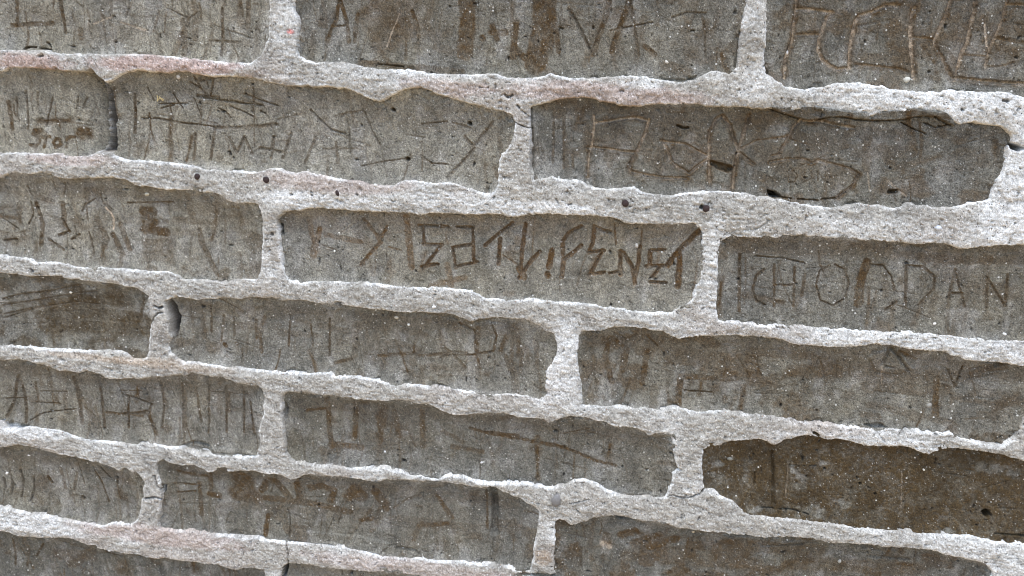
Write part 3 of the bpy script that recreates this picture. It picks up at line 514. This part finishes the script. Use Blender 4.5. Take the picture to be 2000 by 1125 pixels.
fs = vn(us, vs, .0045, .0009, 35) + .6 * vn(us, vs, .0020, .0006, 36); strk = (.25 + .75 * sst(fbm(us, vs, .06, 91, 2), -.2, .6)); fs = fs * strk; H += .17 * mm * fs
base = V3(.435, .41, .36); pink = V3(.52, .37, .32); lime = V3(.79, .785, .75); grey = V3(.30, .285, .25); warm = V3(.50, .35, .22)
C = np.broadcast_to(base, D.shape + (3,)).copy()
def mixc(C, col, a): a = np.clip(a, 0, 1)[..., None]; return C * (1 - a) + col * a
C = mixc(C, pink, .16 * sst(f5, -.1, .9)); C = mixc(C, grey, .35 * sst(fbm(us, vs, .03, 24, 4), .0, .9)); C = mixc(C, lime, .35 * sst(fbm(us, vs, .02, 27, 4), .05, .8))
for (x, y, rx, ry, kd, am) in MP:
    u, v = wall_uv(x, y); k = PW / 860.
    q = ((us - u) / (rx * k))[None, :] ** 2 + ((vs - v) / (ry * k))[:, None] ** 2
    C = mixc(C, {'p': pink, 'l': lime, 'g': grey, 'w': warm}[kd], am * .75 * (1 - sst(q + .35 * f4, .35, 1.25)))
u, v = wall_uv(567, 62); q = np.hypot((us - u)[None, :] * .8, (vs - v)[:, None] * 1.3); C = mixc(C, V3(.62, .22, .19), .9 * (1 - sst(q, .0010, .0020)))
rim = np.exp(-((D + .0006) / .0009) ** 2); C = mixc(C, lime * 1.08, .75 * rim * sst(fbm(us, vs, .012, 83, 3), -.5, .5))
C *= (1 + .20 * f3 + .16 * f2 + .14 * f4 + .46 * (white - .5) + .13 * fs)[..., None]
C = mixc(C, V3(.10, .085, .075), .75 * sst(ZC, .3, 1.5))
C = mixc(C, V3(.12, .11, .10), .55 * pit * (white > .35)); C = mixc(C, V3(.85, .84, .82), (white > .975) * .7)
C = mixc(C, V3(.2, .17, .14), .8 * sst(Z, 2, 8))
HM, UM, VM = H, us, vs
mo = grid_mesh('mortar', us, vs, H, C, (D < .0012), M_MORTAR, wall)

# ------------------------------------------------------------------ bricks
us = axis(WU0, WU1, FU0, FU1, .00040, .004); vs = axis(WV0, WV1, FV0, FV1, .00040, .004)
D, I = sdf_all(us, vs, .006)
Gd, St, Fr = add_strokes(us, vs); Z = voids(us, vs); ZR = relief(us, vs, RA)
random_scratches()
big = fbm(us, vs, .022, 101, 4); med = fbm(us, vs, .006, 105, 3); g1 = vn(us, vs, .0012, None, 109); g2 = vn(us, vs, .0007, None, 110)
sm = fbm(us, vs, .017, 120, 5, .55); sm2 = fbm(us, vs, .006, 127, 4, 1.8); cool = fbm(us, vs, .03, 140, 4)
white = np.random.RandomState(9).rand(*D.shape).astype(np.float32)
pitb = sst(vn(us, vs, .0018, None, 131) * .6 + vn(us, vs, .0010, None, 132) * .5, .80, .92)
pit2 = sst(vn(us, vs, .0030, None, 135) * .72 + vn(us, vs, .0016, None, 136) * .4, .84, .94)
chip = fbm(us, vs, .0085, 150, 4)
HB = np.full(D.shape, -.006, np.float32)
G0, G1c = V3(.242, .217, .162), V3(.240, .227, .192)
BROWN, TAN = V3(.088, .055, .024), V3(.60, .48, .35)
for i, b in enumerate(bricks):
    a0, a1, b0, b1 = b['win']; d = b['d']
    if d is None: continue
    sl_ = (slice(b0, b1), slice(a0, a1)); U = us[a0:a1][None, :]; Vv = vs[b0:b1][:, None]
    P = b['P']; u0, v0 = P.min(0); u1, v1 = P.max(0); rs = np.random.RandomState(400 + i)
    dd = np.clip(d, -.001, None)
    h = -4.5 + 2.3 * np.exp(-dd / .0048) + rs.normal() * .35 - 1.5 * np.exp(-dd / .0028) * sst(chip[sl_], .25, .55)
    h = h + rs.normal() * .35 * (2 * (U - u0) / (u1 - u0) - 1) + .75 * big[sl_] + .30 * med[sl_] + .13 * g1[sl_] + .12 * g2[sl_] - .9 * pitb[sl_] - 1.3 * pit2[sl_]
    if b['key'] == 'B1':
        ur, _ = wall_uv(197, 230); h = h - 14 * np.exp(-np.clip(ur - U, 0, 1) / .0055)
    gd = Gd[sl_].copy(); st = St[sl_].copy(); fr = Fr[sl_]
    for uv, w_, dp, sx in b.get('scr', ()):
        A = np.array(uv); m = w_ * 2 + .0005
        p0, p1 = np.searchsorted(us[a0:a1], [A[:, 0].min() - m, A[:, 0].max() + m]); q0, q1 = np.searchsorted(vs[b0:b1], [A[:, 1].min() - m, A[:, 1].max() + m])
        if p1 <= p0 or q1 <= q0: continue
        uu = us[a0:a1][p0:p1][None, :]; vv = vs[b0:b1][q0:q1][:, None]; dist = np.full((q1 - q0, p1 - p0), 1.)
        for (ax, ay), (bx, by) in zip(A[:-1], A[1:]):
            dx, dy = bx - ax, by - ay; t = np.clip(((uu - ax) * dx + (vv - ay) * dy) / (dx * dx + dy * dy), 0, 1)
            dist = np.minimum(dist, np.hypot(uu - ax - t * dx, vv - ay - t * dy))
        n = med[sl_][q0:q1, p0:p1]; dist = dist + w_ * .5 * n
        k = 1 - sst(dist, w_ * .3, w_ * 1.2)
        s_ = np.s_[q0:q1, p0:p1]; gd[s_] = np.maximum(gd[s_], min(dp, .0004 / w_ * .5) * k); st[s_] = np.maximum(st[s_], sx * k * (1 + .5 * n))
    h = h - gd - .6 * Z[sl_] + ZR[sl_]
    patch = sst(sm[sl_] + .45 * sm2[sl_] + .25 * med[sl_] + (b['brown'] - .5) * 1.7, .05, .60)
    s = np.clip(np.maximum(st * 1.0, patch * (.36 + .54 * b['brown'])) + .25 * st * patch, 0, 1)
    s = s * np.clip(.92 + .30 * g1[sl_] + .25 * med[sl_], 0, 1.1)
    t = b['tone']
    c = mixc(np.broadcast_to(G0, d.shape + (3,)), G1c, .5 + .5 * cool[sl_]) * (1 + t * 1.9) * V3(1 + .10 * min(t, 0) , 1, 1 - .12 * min(t, 0))
    c = mixc(c, V3(.20, .185, .14), np.clip(t * 3, 0, .6) * (.5 + .5 * med[sl_]))
    pale = sst(fbm(us[a0:a1], vs[b0:b1], .008, 160, 4, 1.5), .15, .8)
    c = mixc(c, V3(.34, .325, .29), .50 * pale)
    mot = .55 * fbm(us[a0:a1], vs[b0:b1], .009, 210, 4, 1.7) + .45 * fbm(us[a0:a1], vs[b0:b1], .0032, 215, 3, 2.2)
    c = c * (1 + .36 * mot)[..., None]
    c = mixc(c, V3(.50, .48, .43), .38 * np.exp(-np.abs(d) / .0011) * sst(big[sl_] + .5 * med[sl_], -.1, .8))
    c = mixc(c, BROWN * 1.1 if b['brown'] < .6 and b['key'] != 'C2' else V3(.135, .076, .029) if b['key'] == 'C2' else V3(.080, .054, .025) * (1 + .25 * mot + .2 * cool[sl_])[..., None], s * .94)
    c = mixc(c, TAN, fr * 1.05)
    c = c * (1 + .20 * g2[sl_] + .12 * g1[sl_] + .55 * (white[sl_] - .5) + .10 * fbm(us[a0:a1], vs[b0:b1], .0022, 171, 3))[..., None]
    c = mixc(c, V3(.04, .035, .03), .7 * np.maximum(pitb[sl_], pit2[sl_])); c = mixc(c, V3(.72, .70, .64), (white[sl_] > .9975 - .003 * sst(cool[sl_], -.2, .8)) * .9)
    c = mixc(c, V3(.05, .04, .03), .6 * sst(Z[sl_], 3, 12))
    Hs = (h * mm).astype(np.float32)
    m = (d > -.0032) & ~((Z[sl_] > 5) & (d < .0002))
    own = d > 0; HB[sl_][own] = Hs[own]
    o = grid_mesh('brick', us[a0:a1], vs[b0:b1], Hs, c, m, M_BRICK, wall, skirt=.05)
    if o is not None and b['label']: o['label'] = b['label']

# ------------------------------------------------------------------ small things set in the wall
def lathe(name, prof, seg, u, v, h, material, colr, squash=1., rot=0., rough=0., seed=0):
    rs = np.random.RandomState(seed); vs_, fs = [], []
    for r, z in prof:
        for k in range(seg):
            a = 2 * math.pi * k / seg; rr = r * (1 + rough * rs.normal())
            x, y = rr * math.cos(a), rr * math.sin(a) * squash
            vs_.append((x * math.cos(rot) - y * math.sin(rot), -z, x * math.sin(rot) + y * math.cos(rot)))
    for i in range(len(prof) - 1):
        for k in range(seg):
            k2 = (k + 1) % seg; fs.append((i * seg + k, i * seg + k2, (i + 1) * seg + k2, (i + 1) * seg + k))
    fs.append(tuple(range(len(vs_) - seg, len(vs_)))); fs.append(tuple(range(seg))[::-1])
    me = bpy.data.meshes.new(name); me.from_pydata(vs_, [], fs); me.update()
    me.polygons.foreach_set('use_smooth', np.ones(len(me.polygons), bool))
    ca = me.color_attributes.new('pigment', 'FLOAT_COLOR', 'POINT'); ca.data.foreach_set('color', np.tile(np.array([*colr, 1], np.float32), len(vs_)))
    me.materials.append(material)
    o = bpy.data.objects.new(name, me); sc.collection.objects.link(o); o.parent = wall; o.location = (u, -h, -v)
    return o
def hgt(Hf, ua, va, x, y):
    u, v = wall_uv(x, y); i = np.searchsorted(ua, u); j = np.searchsorted(va, v); return u, v, float(np.median(Hf[j - 2:j + 3, i - 2:i + 3]))
k = PW / 860.
for n, (x, y, r, sq) in enumerate([(385, 345, 4.6, 1.15), (520, 351, 5.4, 1), (660, 377, 2.8, 1.8), (1221, 397, 5.4, 1.05), (1379, 407, 5.4, 1)]):
    u, v, h = hgt(HM, UM, VM, x, y); r *= k * 1.15; h += .00025
    lathe('nail', [(r * .6, -.012), (r * .97, -.001), (r, .0001), (r * .93, .0003), (r * .5, .00042)], 14, u, v, h, M_NAIL, (.040, .022, .020), sq, .2 * n, .05, n)
PB = [(129, 575, 3.4, 'b', (.75, .7, .6)), (1776, 156, 6.5, 'b', (.62, .6, .52)), (1541, 102, 4.5, 'b', (.8, .79, .75)), (771, 624, 4.5, 'b', (.6, .52, .4)), (794, 639, 3.6, 'b', (.8, .77, .68)),
      (1303, 121, 3.8, 'b', (.62, .58, .5)), (279, 381, 5., 'b', (.6, .55, .42)), (648, 494, 2.8, 'b', (.8, .78, .7)), (656, 458, 2.5, 'b', (.8, .78, .7)), (938, 911, 3.6, 'b', (.62, .6, .58)), (747, 890, 2.8, 'b', (.7, .7, .7)),
      (1968, 656, 3.8, 'b', (.8, .8, .76)), (1830, 636, 3.4, 'b', (.75, .72, .66)), (340, 150, 5., 'b', (.6, .56, .5)), (47, 895, 3.2, 'b', (.78, .75, .7)), (3, 931, 4.5, 'b', (.75, .73, .68)), (1244, 483, 4, 'b', (.52, .49, .43)),
      (1428, 903, 6, 'b', (.24, .23, .19)), (1820, 798, 6, 'b', (.3, .28, .24)), (1810, 925, 3, 'b', (.7, .66, .55)), (1355, 1045, 3.5, 'b', (.6, .5, .34)), (1644, 1106, 5, 'b', (.4, .38, .33)), (1280, 1104, 0, 'b', (0, 0, 0)),
      (1832, 445, 6, 'm', (.66, .70, .76)), (1086, 978, 15, 'm', (.21, .20, .19)), (733, 362, 4, 'm', (.75, .74, .7)), (847, 600, 4.5, 'm', (.78, .78, .76)), (1985, 163, 3.5, 'm', (.7, .65, .5)), (1987, 73, 0, 'm', (0, 0, 0))]
for n, (x, y, r, w_, c) in enumerate(PB):
    if not r: continue
    u, v, h = hgt(*((HM, UM, VM) if w_ == 'm' else (HB, us, vs)), x, y); r *= k
    fl = .35 if r > .003 else .6
    lathe('stone_chip', [(r * .7, -r), (r, -r * .1), (r * .85, r * fl * .6), (r * .4, r * fl)], 7, u, v, h, M_PEB, c, .75, n * 1.1, .14, n + 50)
# dry straw caught on the brick
u, v, h = hgt(HB, us, vs, 302, 193)
cu = bpy.data.curves.new('straw', 'CURVE'); cu.dimensions = '3D'; cu.bevel_depth = .00022; cu.bevel_resolution = 1
for pts in ([(-4, -6), (-3, 0), (-4, 5)], [(-5, 4), (2, -2), (9, 1)], [(0, -4), (3, 0), (8, 4)]):
    s = cu.splines.new('POLY'); s.points.add(2)
    for p, (x, y) in zip(s.points, pts): p.co = (x * k, -.0004, -y * k, 1)
ms = bpy.data.materials.new('dry_straw'); ms.use_nodes = True; ms.node_tree.nodes['Principled BSDF'].inputs['Base Color'].default_value = (.62, .47, .20, 1)
nz = ms.node_tree.nodes.new('ShaderNodeTexNoise'); rp = ms.node_tree.nodes.new('ShaderNodeValToRGB'); nz.inputs['Scale'].default_value = 300
rp.color_ramp.elements[0].color = (.45, .32, .12, 1); rp.color_ramp.elements[1].color = (.75, .6, .3, 1)
ms.node_tree.links.new(nz.outputs[0], rp.inputs[0]); ms.node_tree.links.new(rp.outputs[0], ms.node_tree.nodes['Principled BSDF'].inputs['Base Color'])
cu.materials.append(ms)
tmp = bpy.data.objects.new('tmp', cu); st = bpy.data.objects.new('straw', bpy.data.meshes.new_from_object(tmp)); bpy.data.objects.remove(tmp); sc.collection.objects.link(st); st.location = (u, -h - .0002, Z0 - v)
st['label'] = 'tiny yellow wisp of straw stuck on a pale brick at the upper left'; st['category'] = 'straw'

# ------------------------------------------------------------------ wall core, plinth, ground
def box(name, x0, x1, y0, y1, z0, z1, material, parent=None, col=(.2, .19, .17)):
    vs_ = [(x, y, z) for x in (x0, x1) for y in (y0, y1) for z in (z0, z1)]
    fs = [(0, 1, 3, 2), (4, 6, 7, 5), (0, 4, 5, 1), (2, 3, 7, 6), (0, 2, 6, 4), (1, 5, 7, 3)]
    me = bpy.data.meshes.new(name); me.from_pydata(vs_, [], fs); me.update()
    ca = me.color_attributes.new('pigment', 'FLOAT_COLOR', 'POINT'); ca.data.foreach_set('color', np.tile(np.array([*col, 1], np.float32), 8))
    me.materials.append(material); o = bpy.data.objects.new(name, me); sc.collection.objects.link(o); o.parent = parent; return o
box('core', WU0, WU1, .032, .36, -WV1 - .002, -WV0, M_CORE, wall)
box('plinth', WU0 - .02, WU1 + .02, -.012, .38, -Z0, -WV1 - .002, M_CORE, wall, (.34, .32, .28))
gm = bpy.data.materials.new('worn_paving'); gm.use_nodes = True; t = gm.node_tree
n = t.nodes.new('ShaderNodeTexNoise'); n.inputs['Scale'].default_value = 3; n.inputs['Detail'].default_value = 8
cr = t.nodes.new('ShaderNodeValToRGB'); cr.color_ramp.elements[0].color = (.42, .26, .11, 1); cr.color_ramp.elements[1].color = (.54, .36, .17, 1)
t.links.new(n.outputs[0], cr.inputs[0]); t.links.new(cr.outputs[0], t.nodes['Principled BSDF'].inputs['Base Color']); t.nodes['Principled BSDF'].inputs['Roughness'].default_value = .9
me = bpy.data.meshes.new('ground'); me.from_pydata([(-150, -150, 0), (150, -150, 0), (150, 150, 0), (-150, 150, 0)], [], [(0, 1, 2, 3)]); me.materials.append(gm)
g = bpy.data.objects.new('ground', me); sc.collection.objects.link(g); g['kind'] = 'structure'; g['label'] = 'sandy paved ground at the foot of the wall'
print('TRIS', sum(len(o.data.polygons) for o in sc.objects if o.type == 'MESH') * 2)
